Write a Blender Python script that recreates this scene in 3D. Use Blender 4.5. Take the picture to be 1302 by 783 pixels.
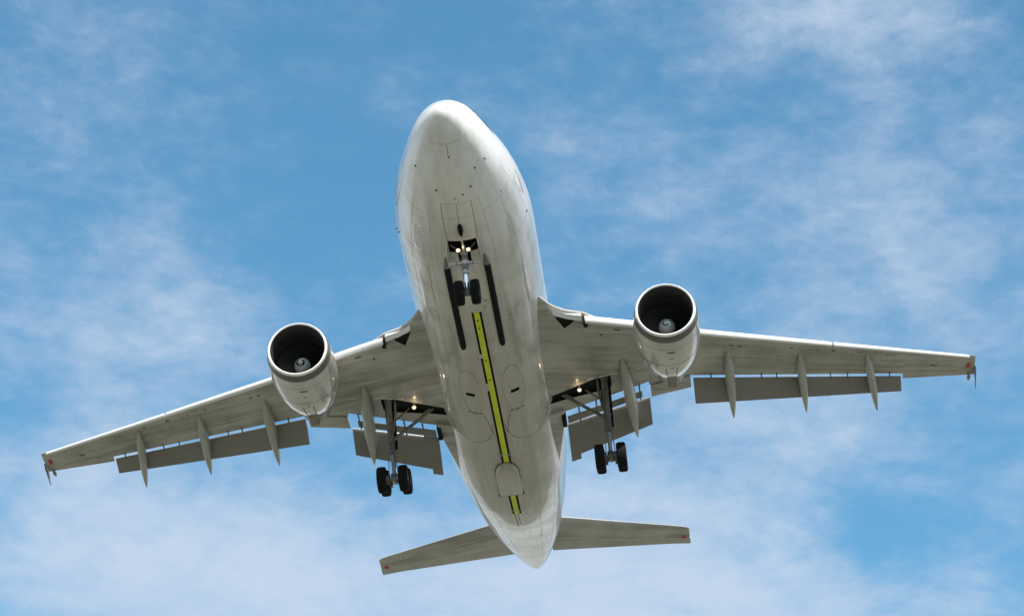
import bpy, bmesh, math, random
import numpy as np
from mathutils import Vector, Matrix

for o in list(bpy.data.objects):
    bpy.data.objects.remove(o)
SC = bpy.context.scene
COL = SC.collection
random.seed(7)
R = math.radians

# ------------------------------------------------------------------ camera
CAM_EL = 27.63892
cd = bpy.data.cameras.new('camera')
cam = bpy.data.objects.new('camera', cd)
COL.objects.link(cam)
cam.location = (0, 0, 1.7)
cam.rotation_euler = (R(90 + CAM_EL), 0, 0)
cd.sensor_width = 36.0
cd.lens = 102.561
cd.clip_start = 0.5
cd.clip_end = 120000
SC.camera = cam

# ------------------------------------------------------------------ light
SUN_EL, SUN_AZ = 52.0, 163.0        # azimuth clockwise from +Y (the way the camera looks)
SUN_STRENGTH, SKY_STRENGTH, EXPOSURE = 4.8, 0.10, 0.75
sd = Vector((math.sin(R(SUN_AZ)) * math.cos(R(SUN_EL)), math.cos(R(SUN_AZ)) * math.cos(R(SUN_EL)), math.sin(R(SUN_EL))))
sl = bpy.data.lights.new('sun', 'SUN')
sl.energy = SUN_STRENGTH
sl.angle = R(0.53)
sl.color = (1.0, 0.955, 0.89)
sun = bpy.data.objects.new('sun', sl)
COL.objects.link(sun)
sun.location = (0, 0, 200)
sun.rotation_euler = sd.to_track_quat('Z', 'Y').to_euler()

SC.view_settings.view_transform = 'Standard'
SC.view_settings.look = 'None'
SC.view_settings.gamma = 1.0
SC.view_settings.exposure = EXPOSURE

# ------------------------------------------------------------------ sky with thin high cloud
W = bpy.data.worlds.new('World')
SC.world = W
W.use_nodes = True
nt = W.node_tree
nt.nodes.clear()
def N(t, kind, **kw):
    n = t.nodes.new(kind)
    for k, v in kw.items():
        setattr(n, k, v)
    return n
def math_node(t, op, a, b=None, c=None, clamp=False):
    n = N(t, 'ShaderNodeMath', operation=op, use_clamp=clamp)
    for i, v in enumerate((a, b, c)):
        if v is None:
            continue
        if isinstance(v, (int, float)):
            n.inputs[i].default_value = v
        else:
            t.links.new(v, n.inputs[i])
    return n.outputs[0]
def make_sky():
    t = nt
    out = N(t, 'ShaderNodeOutputWorld')
    bg = N(t, 'ShaderNodeBackground')
    bg.inputs['Strength'].default_value = SKY_STRENGTH
    sky = N(t, 'ShaderNodeTexSky', sky_type='NISHITA')
    sky.sun_disc = False
    sky.sun_elevation = R(SUN_EL)
    sky.sun_rotation = R(SUN_AZ)
    sky.air_density = 1.0
    sky.dust_density = 0.6
    sky.ozone_density = 1.6
    tc = N(t, 'ShaderNodeTexCoord')
    sep = N(t, 'ShaderNodeSeparateXYZ')
    t.links.new(tc.outputs['Generated'], sep.inputs[0])
    az = math_node(t, 'ARCTAN2', sep.outputs['X'], sep.outputs['Y'])
    el = math_node(t, 'ARCSINE', sep.outputs['Z'])
    azd = math_node(t, 'MULTIPLY', az, 180 / math.pi)
    eld = math_node(t, 'MULTIPLY', el, 180 / math.pi)
    comb = N(t, 'ShaderNodeCombineXYZ')
    t.links.new(azd, comb.inputs[0]); t.links.new(eld, comb.inputs[1])
    def noise(scale, rot, sx, sy, det, rough, dist, off):
        mp = N(t, 'ShaderNodeMapping')
        mp.inputs['Rotation'].default_value = (0, 0, R(rot))
        mp.inputs['Scale'].default_value = (sx, sy, 1)
        mp.inputs['Location'].default_value = off
        t.links.new(comb.outputs[0], mp.inputs[0])
        nz = N(t, 'ShaderNodeTexNoise')
        nz.inputs['Scale'].default_value = scale
        nz.inputs['Detail'].default_value = det
        nz.inputs['Roughness'].default_value = rough
        nz.inputs['Distortion'].default_value = dist
        t.links.new(mp.outputs[0], nz.inputs['Vector'])
        return nz.outputs['Fac']
    big = noise(0.34, 25, 0.8, 1.15, 8, 0.56, 0.35, (3.1, 7.7, 0))
    mid = noise(0.95, 32, 0.70, 1.35, 8, 0.58, 0.30, (11.3, 2.4, 5.0))
    fine = noise(2.6, 40, 0.65, 1.4, 6, 0.6, 0.25, (1.7, 9.2, 3.0))
    # large cloud banks (degrees of azimuth and elevation), weight, width, height
    banks = CLOUD_BANKS
    acc = None
    for (a0, e0, wa, we, k) in banks:
        da = math_node(t, 'MULTIPLY', math_node(t, 'SUBTRACT', azd, a0), 1.0 / wa)
        de = math_node(t, 'MULTIPLY', math_node(t, 'SUBTRACT', eld, e0), 1.0 / we)
        r2 = math_node(t, 'ADD', math_node(t, 'MULTIPLY', da, da), math_node(t, 'MULTIPLY', de, de))
        g = math_node(t, 'MULTIPLY', math_node(t, 'EXPONENT', math_node(t, 'MULTIPLY', r2, -1.0)), k)
        acc = g if acc is None else math_node(t, 'ADD', acc, g)
    side = N(t, 'ShaderNodeMapRange', interpolation_type='SMOOTHSTEP')  # extra unseen cloud cover added to the sides and behind
    side.inputs['From Min'].default_value = 13
    side.inputs['From Max'].default_value = 40
    side.inputs['To Max'].default_value = 0.5
    t.links.new(math_node(t, 'ABSOLUTE', azd), side.inputs['Value'])
    acc = math_node(t, 'ADD', acc, side.outputs[0])
    d = math_node(t, 'MULTIPLY_ADD', math_node(t, 'SUBTRACT', big, 0.5), 0.75, acc)
    d = math_node(t, 'MULTIPLY_ADD', math_node(t, 'SUBTRACT', mid, 0.5), 0.80, d)
    d = math_node(t, 'MULTIPLY_ADD', math_node(t, 'SUBTRACT', fine, 0.5), 0.36, d)
    mr = N(t, 'ShaderNodeMapRange', interpolation_type='SMOOTHERSTEP')
    mr.inputs['From Min'].default_value = -0.22
    mr.inputs['From Max'].default_value = 1.12
    mr.inputs['To Min'].default_value = 0.0
    mr.inputs['To Max'].default_value = 0.95
    t.links.new(d, mr.inputs['Value'])
    mix = N(t, 'ShaderNodeMix', data_type='RGBA')
    t.links.new(mr.outputs[0], mix.inputs['Factor'])
    hs = N(t, 'ShaderNodeMix', data_type='RGBA', blend_type='MULTIPLY')
    hs.inputs['Factor'].default_value = 1.0
    hs.inputs['B'].default_value = SKY_TINT
    t.links.new(sky.outputs[0], hs.inputs['A'])
    t.links.new(hs.outputs['Result'], mix.inputs['A'])
    # whiter cloud added outside the view, to take the blue cast off the skylight
    away = N(t, 'ShaderNodeMapRange', interpolation_type='SMOOTHSTEP')
    away.inputs['From Min'].default_value = 14
    away.inputs['From Max'].default_value = 45
    t.links.new(math_node(t, 'ABSOLUTE', azd), away.inputs['Value'])
    cm = N(t, 'ShaderNodeMix', data_type='RGBA')
    cm.inputs['A'].default_value = CLOUD_COLOR
    cm.inputs['B'].default_value = UNSEEN_CLOUD_COLOR
    low = N(t, 'ShaderNodeMapRange', interpolation_type='SMOOTHSTEP')
    low.inputs['From Min'].default_value = 19
    low.inputs['From Max'].default_value = 9
    t.links.new(eld, low.inputs['Value'])
    t.links.new(math_node(t, 'MAXIMUM', away.outputs[0], low.outputs[0]), cm.inputs['Factor'])
    t.links.new(cm.outputs['Result'], mix.inputs['B'])
    t.links.new(mix.outputs['Result'], bg.inputs['Color'])
    t.links.new(bg.outputs[0], out.inputs['Surface'])
CLOUD_COLOR = (3.45, 4.10, 5.05, 1)
UNSEEN_CLOUD_COLOR = (5.0, 5.1, 5.2, 1)
SKY_TINT = (0.62, 1.09, 1.10, 1)
# azimuth, elevation, width, height (degrees), weight
CLOUD_BANKS = [
    (-8.0, 23.4, 3.4, 1.7, 0.55),
    (-5.0, 22.0, 5.2, 1.4, 0.60),
    (-8.0, 27.2, 3.4, 2.0, 0.42),
    (2.6, 22.3, 4.0, 2.0, 0.72),
    (9.5, 21.6, 2.0, 0.8, 0.25),
    (5.5, 25.6, 4.5, 1.8, 0.36),
    (7.3, 33.2, 3.0, 1.3, 0.48),
    (6.8, 29.3, 4.2, 2.0, 0.34),
    (9.8, 30.0, 2.2, 3.0, 0.15),
    (-9.2, 32.6, 2.2, 2.0, 0.24),
    (1.2, 31.2, 2.6, 1.3, 0.10),
    (-2.0, 31.6, 1.8, 0.7, 0.16),
    (-4.2, 30.6, 2.8, 2.4, -0.22),
    (7.8, 23.2, 1.2, 0.7, -0.22),
    (6.2, 21.6, 2.6, 1.0, 0.22),
    (-4.3, 27.6, 1.4, 1.2, -0.12),
    (0.0, 5.0, 90.0, 11.0, 0.95),
]
make_sky()

# ------------------------------------------------------------------ materials
def material(name, color, rough=0.5, metal=0.0, coat=0.0, grime=0.0, grime_col=(0.5, 0.48, 0.42), scale=(1, 1, 1), belly=None, swept=False, emit=0.0, spec=0.5, bump=0.0):
    m = bpy.data.materials.new(name)
    m.use_nodes = True
    t = m.node_tree
    b = t.nodes['Principled BSDF']
    b.inputs['Base Color'].default_value = (*color, 1)
    b.inputs['Roughness'].default_value = rough
    b.inputs['Metallic'].default_value = metal
    b.inputs['Coat Weight'].default_value = coat
    b.inputs['Coat Roughness'].default_value = 0.06
    b.inputs['Coat IOR'].default_value = 1.5
    b.inputs['Specular IOR Level'].default_value = spec
    if grime or bump:
        tc = N(t, 'ShaderNodeTexCoord')
        mp = N(t, 'ShaderNodeMapping')
        mp.inputs['Scale'].default_value = scale
        if swept:       # grime streaks lie along the swept span
            s0 = N(t, 'ShaderNodeSeparateXYZ'); t.links.new(tc.outputs['Object'], s0.inputs[0])
            ax_ = math_node(t, 'ABSOLUTE', s0.outputs['X'])
            c0 = N(t, 'ShaderNodeCombineXYZ')
            t.links.new(s0.outputs['X'], c0.inputs[0])
            t.links.new(math_node(t, 'MULTIPLY_ADD', ax_, -0.54, s0.outputs['Y']), c0.inputs[1])
            t.links.new(c0.outputs[0], mp.inputs[0])
        else:
            t.links.new(tc.outputs['Object'], mp.inputs[0])
        n1 = N(t, 'ShaderNodeTexNoise')
        n1.inputs['Scale'].default_value = 1.0
        n1.inputs['Detail'].default_value = 3.5 if swept else 7
        n1.inputs['Roughness'].default_value = 0.62
        t.links.new(mp.outputs[0], n1.inputs['Vector'])
        n2 = N(t, 'ShaderNodeTexNoise')
        n2.inputs['Scale'].default_value = 0.55
        n2.inputs['Detail'].default_value = 4
        t.links.new(tc.outputs['Object'], n2.inputs['Vector'])
        s = math_node(t, 'MULTIPLY_ADD', n2.outputs['Fac'], 0.6, math_node(t, 'MULTIPLY', n1.outputs['Fac'], 0.7))
        mr = N(t, 'ShaderNodeMapRange', interpolation_type='SMOOTHSTEP')
        mr.inputs['From Min'].default_value = 0.50
        mr.inputs['From Max'].default_value = 0.86
        mr.inputs['To Min'].default_value = 0
        mr.inputs['To Max'].default_value = grime
        t.links.new(s, mr.inputs['Value'])
        mx = N(t, 'ShaderNodeMix', data_type='RGBA')
        mx.inputs['A'].default_value = (*color, 1)
        mx.inputs['B'].default_value = (*grime_col, 1)
        t.links.new(mr.outputs[0], mx.inputs['Factor'])
        final = mx.outputs['Result']
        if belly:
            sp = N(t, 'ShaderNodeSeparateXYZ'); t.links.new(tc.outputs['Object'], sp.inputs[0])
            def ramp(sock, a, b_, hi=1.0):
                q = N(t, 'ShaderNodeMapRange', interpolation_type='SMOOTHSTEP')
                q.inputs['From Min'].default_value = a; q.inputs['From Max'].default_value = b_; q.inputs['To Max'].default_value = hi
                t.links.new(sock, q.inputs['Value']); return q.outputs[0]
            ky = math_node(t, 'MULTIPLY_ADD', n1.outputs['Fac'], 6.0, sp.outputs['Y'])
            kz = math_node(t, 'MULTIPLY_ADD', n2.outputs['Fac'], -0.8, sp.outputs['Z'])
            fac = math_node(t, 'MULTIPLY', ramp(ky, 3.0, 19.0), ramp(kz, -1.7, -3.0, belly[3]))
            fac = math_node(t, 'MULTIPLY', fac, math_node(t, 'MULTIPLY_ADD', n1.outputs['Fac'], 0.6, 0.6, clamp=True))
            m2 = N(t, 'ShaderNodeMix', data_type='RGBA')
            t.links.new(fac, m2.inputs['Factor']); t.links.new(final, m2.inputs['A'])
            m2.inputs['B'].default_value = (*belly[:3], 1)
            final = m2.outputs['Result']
        t.links.new(final, b.inputs['Base Color'])
        rr = math_node(t, 'MULTIPLY_ADD', mr.outputs[0], 0.35, rough)
        t.links.new(rr, b.inputs['Roughness'])
        if bump:
            bp = N(t, 'ShaderNodeBump')
            bp.inputs['Strength'].default_value = bump
            bp.inputs['Distance'].default_value = 0.02
            t.links.new(n2.outputs['Fac'], bp.inputs['Height'])
            t.links.new(bp.outputs[0], b.inputs['Normal'])
            t.links.new(bp.outputs[0], b.inputs['Coat Normal'])
    if emit:
        b.inputs['Emission Color'].default_value = (1.0, 0.74, 0.44, 1)
        b.inputs['Emission Strength'].default_value = emit
    return m

M = {}
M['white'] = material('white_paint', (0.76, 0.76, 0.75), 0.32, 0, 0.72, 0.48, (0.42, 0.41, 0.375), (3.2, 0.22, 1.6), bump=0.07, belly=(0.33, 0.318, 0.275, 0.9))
M['wing'] = material('grey_wing_paint', (0.42, 0.417, 0.392), 0.32, 0, 0.35, 0.85, (0.215, 0.207, 0.175), (0.16, 1.9, 1.0), bump=0.08, swept=True)
M['flap'] = material('flap_shaded_grey', (0.21, 0.205, 0.19), 0.42, 0, 0, 0.40, (0.16, 0.155, 0.135), (0.35, 2.0, 1.0))  # darker than the wing: shade of the tilted flaps put into the colour
M['fairing'] = material('fairing_grey_paint', (0.41, 0.41, 0.387), 0.34, 0, 0.25, 0.45, (0.24, 0.23, 0.195), (2.0, 0.5, 1.0))
M['slat'] = material('slat_bare_paint', (0.72, 0.72, 0.71), 0.28, 0.15, 0.2, 0.25, (0.5, 0.49, 0.45), (0.4, 2, 1))
M['nacelle'] = material('nacelle_paint', (0.58, 0.58, 0.56), 0.20, 0, 1.0, 0.45, (0.34, 0.325, 0.27), (1.6, 0.4, 1.6), bump=0.06)
M['lip'] = material('polished_lip', (0.92, 0.92, 0.92), 0.28, 0.25)
M['band'] = material('brushed_band', (0.15, 0.145, 0.135), 0.36, 0.3, 0, 0.3, (0.10, 0.095, 0.09), (1, 4, 1))
M['liner'] = material('inlet_liner', (0.045, 0.045, 0.045), 0.5, 0.1)
M['fan'] = material('fan_blade_metal', (0.13, 0.13, 0.135), 0.35, 0.7)
M['tank_rim'] = material('tank_panel_rim', (0.26, 0.255, 0.235), 0.4)
M['joint'] = material('skin_joint', (0.40, 0.39, 0.36), 0.5)
M['liner_pale'] = material('inlet_liner_front', (0.06, 0.06, 0.058), 0.45, 0.2)
M['spinner'] = material('spinner_grey', (0.52, 0.52, 0.51), 0.4)
M['spiral'] = material('spiral_white', (0.85, 0.85, 0.85), 0.4)
M['black'] = material('black_rubber', (0.008, 0.008, 0.009), 0.75, 0, 0, 0.5, (0.018, 0.017, 0.016), (4, 4, 4), spec=0.12)
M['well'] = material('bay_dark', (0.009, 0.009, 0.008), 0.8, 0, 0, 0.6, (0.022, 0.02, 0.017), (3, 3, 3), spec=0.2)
M['seam'] = material('seam_dark', (0.10, 0.097, 0.085), 0.6)
M['seam_and_highlight'] = material('pale_seam_and_highlight', (0.66, 0.66, 0.62), 0.5)  # pale seams and plates, also the painted highlight on the oval doors
M['strut'] = material('gear_strut_grey', (0.18, 0.18, 0.175), 0.38, 0.4, 0, 0.6, (0.05, 0.047, 0.043), (5, 5, 5))
M['chrome'] = material('oleo_chrome', (0.80, 0.80, 0.81), 0.15, 1.0)
M['piston'] = material('dull_piston', (0.20, 0.20, 0.20), 0.3, 0.7)
M['hub'] = material('hub_metal', (0.20, 0.20, 0.20), 0.4, 0.6)
M['gearwhite'] = material('gear_pale_paint', (0.52, 0.53, 0.54), 0.35, 0.1, 0, 0.5, (0.2, 0.2, 0.19), (6, 6, 6))
M['lime'] = material('lime_stripe', (0.62, 0.75, 0.02), 0.45, 0, 0, 0.3, (0.33, 0.40, 0.03), (5, 0.8, 5))
M['red'] = material('red_lens', (0.40, 0.022, 0.014), 0.2, 0, 0.6)
M['exhaust'] = material('exhaust_metal', (0.30, 0.28, 0.26), 0.36, 0.8, 0, 0.5, (0.14, 0.12, 0.10), (3, 3, 3))
M['glass'] = material('window_glass', (0.02, 0.022, 0.025), 0.08, 0, 0.8)
M['lamp'] = material('lamp_lit', (0.6, 0.55, 0.45), 0.2, emit=1.15)
M['lampbody'] = material('lamp_housing', (0.30, 0.29, 0.27), 0.35, 0.5)

# ------------------------------------------------------------------ mesh helper
class MB:
    def __init__(s):
        s.v, s.f, s.m, s.sm = [], [], [], []
        s.mi = 0
    def add(s, vs, fs, smooth=True):
        o = len(s.v)
        s.v += [tuple(map(float, p)) for p in vs]
        for f in fs:
            s.f.append([o + i for i in f]); s.m.append(s.mi); s.sm.append(smooth)
        return s
    def loft(s, rings, cap0=True, cap1=True, closed=True, smooth=True):
        n = len(rings[0]); vs = [p for r in rings for p in r]; fs = []
        k = n if closed else n - 1
        for i in range(len(rings) - 1):
            for j in range(k):
                a = i * n + j; b = i * n + (j + 1) % n
                fs.append((a, b, b + n, a + n))
        s.add(vs, fs, smooth)
        o = len(s.v) - len(vs)
        if cap0:
            s.f.append([o + j for j in range(n)][::-1]); s.m.append(s.mi); s.sm.append(False)
        if cap1:
            s.f.append([o + (len(rings) - 1) * n + j for j in range(n)]); s.m.append(s.mi); s.sm.append(False)
        return s
    def tube(s, pts, rad, n=14):
        pts = [Vector(p) for p in pts]
        if isinstance(rad, (int, float)):
            rad = [rad] * len(pts)
        rings = []
        for i, p in enumerate(pts):
            d = (pts[min(i + 1, len(pts) - 1)] - pts[max(i - 1, 0)]).normalized()
            u = d.cross(Vector((0.13, 0.97, 0.21)) if abs(d.y) < 0.9 else Vector((1, 0, 0))).normalized()
            w = d.cross(u)
            rings.append([p + (u * math.cos(2 * math.pi * j / n) + w * math.sin(2 * math.pi * j / n)) * rad[i] for j in range(n)])
        return s.loft(rings)
    def lathe(s, prof, org, axis='Y', n=48, cap=True):
        """prof: (along, radius)"""
        rings = []
        for a, r in prof:
            r = max(r, 0.001); ring = []
            for j in range(n):
                c, q = math.cos(2 * math.pi * j / n) * r, math.sin(2 * math.pi * j / n) * r
                ring.append((org[0] + c, org[1] + a, org[2] + q) if axis == 'Y' else (org[0] + a, org[1] + c, org[2] + q))
            rings.append(ring)
        return s.loft(rings, cap, cap)
    def box(s, c, size, rot=None, bev=0.0):
        bm = bmesh.new()
        bmesh.ops.create_cube(bm, size=1)
        bmesh.ops.scale(bm, vec=size, verts=bm.verts)
        if bev:
            bmesh.ops.bevel(bm, geom=bm.edges[:], offset=bev, segments=2, affect='EDGES', profile=0.5)
        mt = Matrix.Translation(c) @ (rot.to_4x4() if rot else Matrix.Identity(4))
        bm.transform(mt)
        bm.verts.index_update()
        s.add([v.co[:] for v in bm.verts], [[v.index for v in f.verts] for f in bm.faces], False)
        bm.free()
        return s
    def prism(s, a, b):
        """solid between two matching polygons"""
        n = len(a)
        s.add(list(a) + list(b), [list(range(n))[::-1], list(range(n, 2 * n))] + [(i, (i + 1) % n, n + (i + 1) % n, n + i) for i in range(n)], False)
        return s
    def build(s, name, mats, parent=None, sharp=35):
        me = bpy.data.meshes.new(name)
        me.from_pydata(s.v, [], s.f)
        if not isinstance(mats, (list, tuple)):
            mats = [mats]
        for m in mats:
            me.materials.append(m)
        me.polygons.foreach_set('material_index', s.m)
        bm = bmesh.new(); bm.from_mesh(me)
        bmesh.ops.recalc_face_normals(bm, faces=bm.faces[:])
        bm.to_mesh(me); bm.free()
        me.polygons.foreach_set('use_smooth', [True] * len(me.polygons))
        me.set_sharp_from_angle(angle=R(sharp))
        me.update()
        o = bpy.data.objects.new(name, me)
        COL.objects.link(o)
        if parent:
            o.parent = parent
        return o

def cut(obj, cutter_mb, cmat):
    c = cutter_mb.build('cutter', cmat)
    md = obj.modifiers.new('cut', 'BOOLEAN')
    md.operation = 'DIFFERENCE'; md.solver = 'EXACT'; md.object = c
    try:
        md.material_mode = 'TRANSFER'
    except Exception:
        pass
    par = obj.parent; obj.parent = None
    bpy.context.view_layer.update()
    dg = bpy.context.evaluated_depsgraph_get()
    me = bpy.data.meshes.new_from_object(obj.evaluated_get(dg))
    obj.modifiers.clear()
    old = obj.data; nm = old.name
    obj.data = me
    bpy.data.meshes.remove(old); me.name = nm
    me.polygons.foreach_set('use_smooth', [True] * len(me.polygons))
    me.set_sharp_from_angle(angle=R(35))
    bpy.data.objects.remove(c)
    obj.parent = par
    return obj

def append_mb(obj, mb, mats):
    """add loose trim to an existing part's mesh with materials of its own"""
    base = len(obj.data.materials)
    for m in mats:
        obj.data.materials.append(m)
    bm = bmesh.new(); bm.from_mesh(obj.data)
    vs = [bm.verts.new(p) for p in mb.v]
    for f, mi, sm in zip(mb.f, mb.m, mb.sm):
        fc = bm.faces.new([vs[i] for i in f]); fc.material_index = base + mi; fc.smooth = True
    bm.to_mesh(obj.data); bm.free()
    obj.data.update()

def empty(name, loc=(0, 0, 0)):
    o = bpy.data.objects.new(name, None)
    COL.objects.link(o); o.location = loc
    o.empty_display_size = 2
    return o

# ------------------------------------------------------------------ ground (below the aircraft: what lights its belly)
def make_ground():
    mb = MB()
    n = 96; rs = [0, 15, 40, 90, 180, 350, 700, 1500, 4000, 12000, 40000]
    vs = [(0, 0, 0)]; fs = []
    for r in rs[1:]:
        for j in range(n):
            a = 2 * math.pi * j / n
            vs.append((r * math.cos(a), r * math.sin(a), 0))
    for j in range(n):
        fs.append((0, 1 + j, 1 + (j + 1) % n))
    for i in range(len(rs) - 2):
        for j in range(n):
            a = 1 + i * n + j; b = 1 + i * n + (j + 1) % n
            fs.append((a, a + n, b + n, b))
    mb.add(vs, fs)
    m = bpy.data.materials.new('dry_grass_field'); m.use_nodes = True
    t = m.node_tree; b = t.nodes['Principled BSDF']; b.inputs['Roughness'].default_value = 0.95
    b.inputs['Specular IOR Level'].default_value = 0.1
    tc = N(t, 'ShaderNodeTexCoord')
    nz = N(t, 'ShaderNodeTexNoise'); nz.inputs['Scale'].default_value = 0.012; nz.inputs['Detail'].default_value = 8
    t.links.new(tc.outputs['Object'], nz.inputs['Vector'])
    cr = N(t, 'ShaderNodeValToRGB')
    cr.color_ramp.elements[0].position = 0.35; cr.color_ramp.elements[0].color = (0.077, 0.079, 0.057, 1)
    cr.color_ramp.elements[1].position = 0.65; cr.color_ramp.elements[1].color = (0.168, 0.163, 0.136, 1)
    t.links.new(nz.outputs['Fac'], cr.inputs[0])
    t.links.new(cr.outputs[0], b.inputs['Base Color'])
    o = mb.build('ground', m)
    o['kind'] = 'structure'
make_ground()

# ------------------------------------------------------------------ the airliner: X to its port side, Y aft from the nose, Z up
plane = empty('airliner')
plane['label'] = 'white twin-engine jet airliner seen from below with landing gear and flaps down'
plane['category'] = 'airplane'

PROF = np.array([
(-0.50,0.02,-0.47,-0.43,-0.45),(-0.40,0.28,-0.74,-0.17,-0.45),(-0.15,0.52,-0.98,0.06,-0.45),(0.40,0.86,-1.32,0.48,-0.46),
(1.10,1.22,-1.66,1.02,-0.47),(1.80,1.50,-1.97,1.42,-0.48),(2.60,1.77,-2.25,1.70,-0.46),(3.60,2.06,-2.46,2.00,-0.38),
(4.80,2.37,-2.64,2.29,-0.24),(6.20,2.60,-2.75,2.58,-0.09),(8.00,2.79,-2.81,2.76,0.00),(9.50,2.82,-2.82,2.82,0.00),(13.00,2.82,-2.82,2.82,0.00),
(20.00,2.82,-2.82,2.82,0.00),(26.50,2.82,-2.82,2.82,0.00),(28.20,2.74,-2.80,2.82,-0.02),(30.00,2.55,-2.64,2.82,-0.03),(32.00,2.37,-2.25,2.82,-0.01),
(34.00,2.16,-1.74,2.82,0.09),(36.00,1.93,-1.16,2.80,0.29),(38.50,1.64,-0.44,2.77,0.60),(41.00,1.23,0.21,2.68,1.00),
(43.00,0.83,0.74,2.52,1.28),(44.30,0.49,1.12,2.28,1.38),(44.90,0.17,1.29,2.02,1.42)])
def pchip(x, y):
    h = np.diff(x); d = np.diff(y) / h; m = np.zeros(len(x))
    for i in range(1, len(x) - 1):
        if d[i-1] * d[i] > 0:
            w1 = 2*h[i] + h[i-1]; w2 = h[i] + 2*h[i-1]; m[i] = (w1 + w2) / (w1/d[i-1] + w2/d[i])
    m[0] = d[0]; m[-1] = d[-1]
    def f(t):
        t = min(max(t, x[0]), x[-1]); i = int(min(max(np.searchsorted(x, t) - 1, 0), len(x) - 2)); s = (t - x[i]) / h[i]
        return (1+2*s)*(1-s)**2*y[i] + s*(1-s)**2*h[i]*m[i] + s*s*(3-2*s)*y[i+1] + s*s*(s-1)*h[i]*m[i+1]
    return f
FW, FB, FT, FC = [pchip(np.sqrt(PROF[:, 0] + 0.5), PROF[:, k]) for k in (1, 2, 3, 4)]
def S(Y, deg, off=0.0):
    """point on the fuselage skin; deg 0 = keel, +90 = port side"""
    t = math.sqrt(max(Y + 0.5, 0)); w = FW(t) + off; c = FC(t); b = FB(t) - off; T = FT(t) + off
    th = R(deg); co = math.cos(th)
    return (w * math.sin(th), Y, c - (c - b) * co if co > 0 else c - (T - c) * co)

# ---- fuselage skin
mb = MB()
ys = [-.5, -.49, -.47, -.43, -.37, -.29, -.2, -.08, .05, .2, .4, .6, .85, 1.1, 1.35, 1.6, 1.9, 2.2] + list(np.arange(2.5, 44.6, 0.35)) + [44.6, 44.75, 44.85, 44.9]
NS = 128
mb.loft([[S(y, 360 * j / NS) for j in range(NS)] for y in ys])
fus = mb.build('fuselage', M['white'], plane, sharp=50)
c = MB(); c.box((0, 5.96, -2.55), (1.16, 0.78, 1.3), bev=0.04); cut(fus, c, M['well'])
c = MB(); c.box((0, 6.75, -2.62), (0.5, 0.9, 0.9), bev=0.05); cut(fus, c, M['well'])
# oval keel doors: slots
for s in (-1, 1):
    c = MB()
    p = Vector(S(18.36, s * 20.3)); nrm = Vector((math.sin(R(20.3)) * s, 0, -math.cos(R(20.3))))
    rot = Matrix.Rotation(-s * R(20.3), 3, 'Y')
    c.box(p + nrm * 0.02, (0.40, 0.26, 0.5), rot)
    cut(fus, c, M['well'])

def strip(mb, pts, width, off=0.004, mi=0, closed=False):
    """a painted or sealed line following the skin; pts = (Y, deg)"""
    mb.mi = mi
    P = [Vector(S(a, b, off)) for a, b in pts]
    n = len(P); L, Q = [], []
    for i in range(n):
        d = (P[(i + 1) % n] - P[i - 1]) if closed else (P[min(i + 1, n - 1)] - P[max(i - 1, 0)])
        a, b = pts[i]
        nr = Vector(S(a, b, 0.5)) - Vector(S(a, b, 0.0))
        sdir = d.cross(nr).normalized() * width / 2
        L.append(P[i] + sdir); Q.append(P[i] - sdir)
    vs = L + Q
    k = n if closed else n - 1
    mb.add(vs, [(i, (i + 1) % n, n + (i + 1) % n, n + i) for i in range(k)])
def dense(pts, step=0.25):
    out = []
    for (a, b), (c_, d) in zip(pts[:-1], pts[1:]):
        k = max(1, int(math.hypot(c_ - a, (d - b) * 0.049) / step))
        out += [(a + (c_ - a) * i / k, b + (d - b) * i / k) for i in range(k)]
    return out + [pts[-1]]
tr = MB()
strip(tr, [(0.56, d) for d in range(-58, 59, 4)], 0.018, mi=2)                     # radome joint
strip(tr, dense([(0.60, 1), (1.0, 0.6)]), 0.022)
strip(tr, dense([(3.32, -17), (5.55, -13)]), 0.02); strip(tr, dense([(3.32, 18), (5.55, 14.5)]), 0.02)
strip(tr, dense([(3.30, -17), (3.34, 18)]), 0.012); strip(tr, dense([(3.3, 0.9), (5.5, 0)]), 0.016)
for s in (-1, 1):
    strip(tr, dense([(6.95, s * 13.5), (7.3, s * 13)]), 0.02)
for y, d, r in ((2.0, -59, .05), (1.09, 1.1, .045), (1.95, 37.7, .045), (2.01, 59.3, .05), (2.61, 22.9, .05), (2.6, -21.6, .05), (2.87, 10.9, .045), (3.0, .5, .035), (3.98, 55.6, .03)):
    p = Vector(S(y, d, 0.0)); nr = (Vector(S(y, d, 0.1)) - p).normalized()
    tr.mi = 0
    r *= .82; tr.tube([p - nr * 0.01, p + nr * 0.03, p + nr * 0.05], [r, r, r * 0.5], 10)
# cargo door on the starboard flank, small service hatches
def rect(y0, y1, d0, d1, w=0.018):
    strip(tr, dense([(y0, d0), (y1, d0), (y1, d1), (y0, d1), (y0, d0)]), w)
rect(7.9, 10.7, -35.4, -66, 0.016)
rect(12.0, 12.5, 35, 43); rect(11.6, 11.8, 36, 42, 0.02)
rect(11.8, 12.3, -35, -44); rect(11.5, 11.62, -36, -42, .02)
rect(13.4, 13.75, 6.5, 10, 0.02)
rect(10.2, 10.35, 9.0, 10.2, 0.03)
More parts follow.
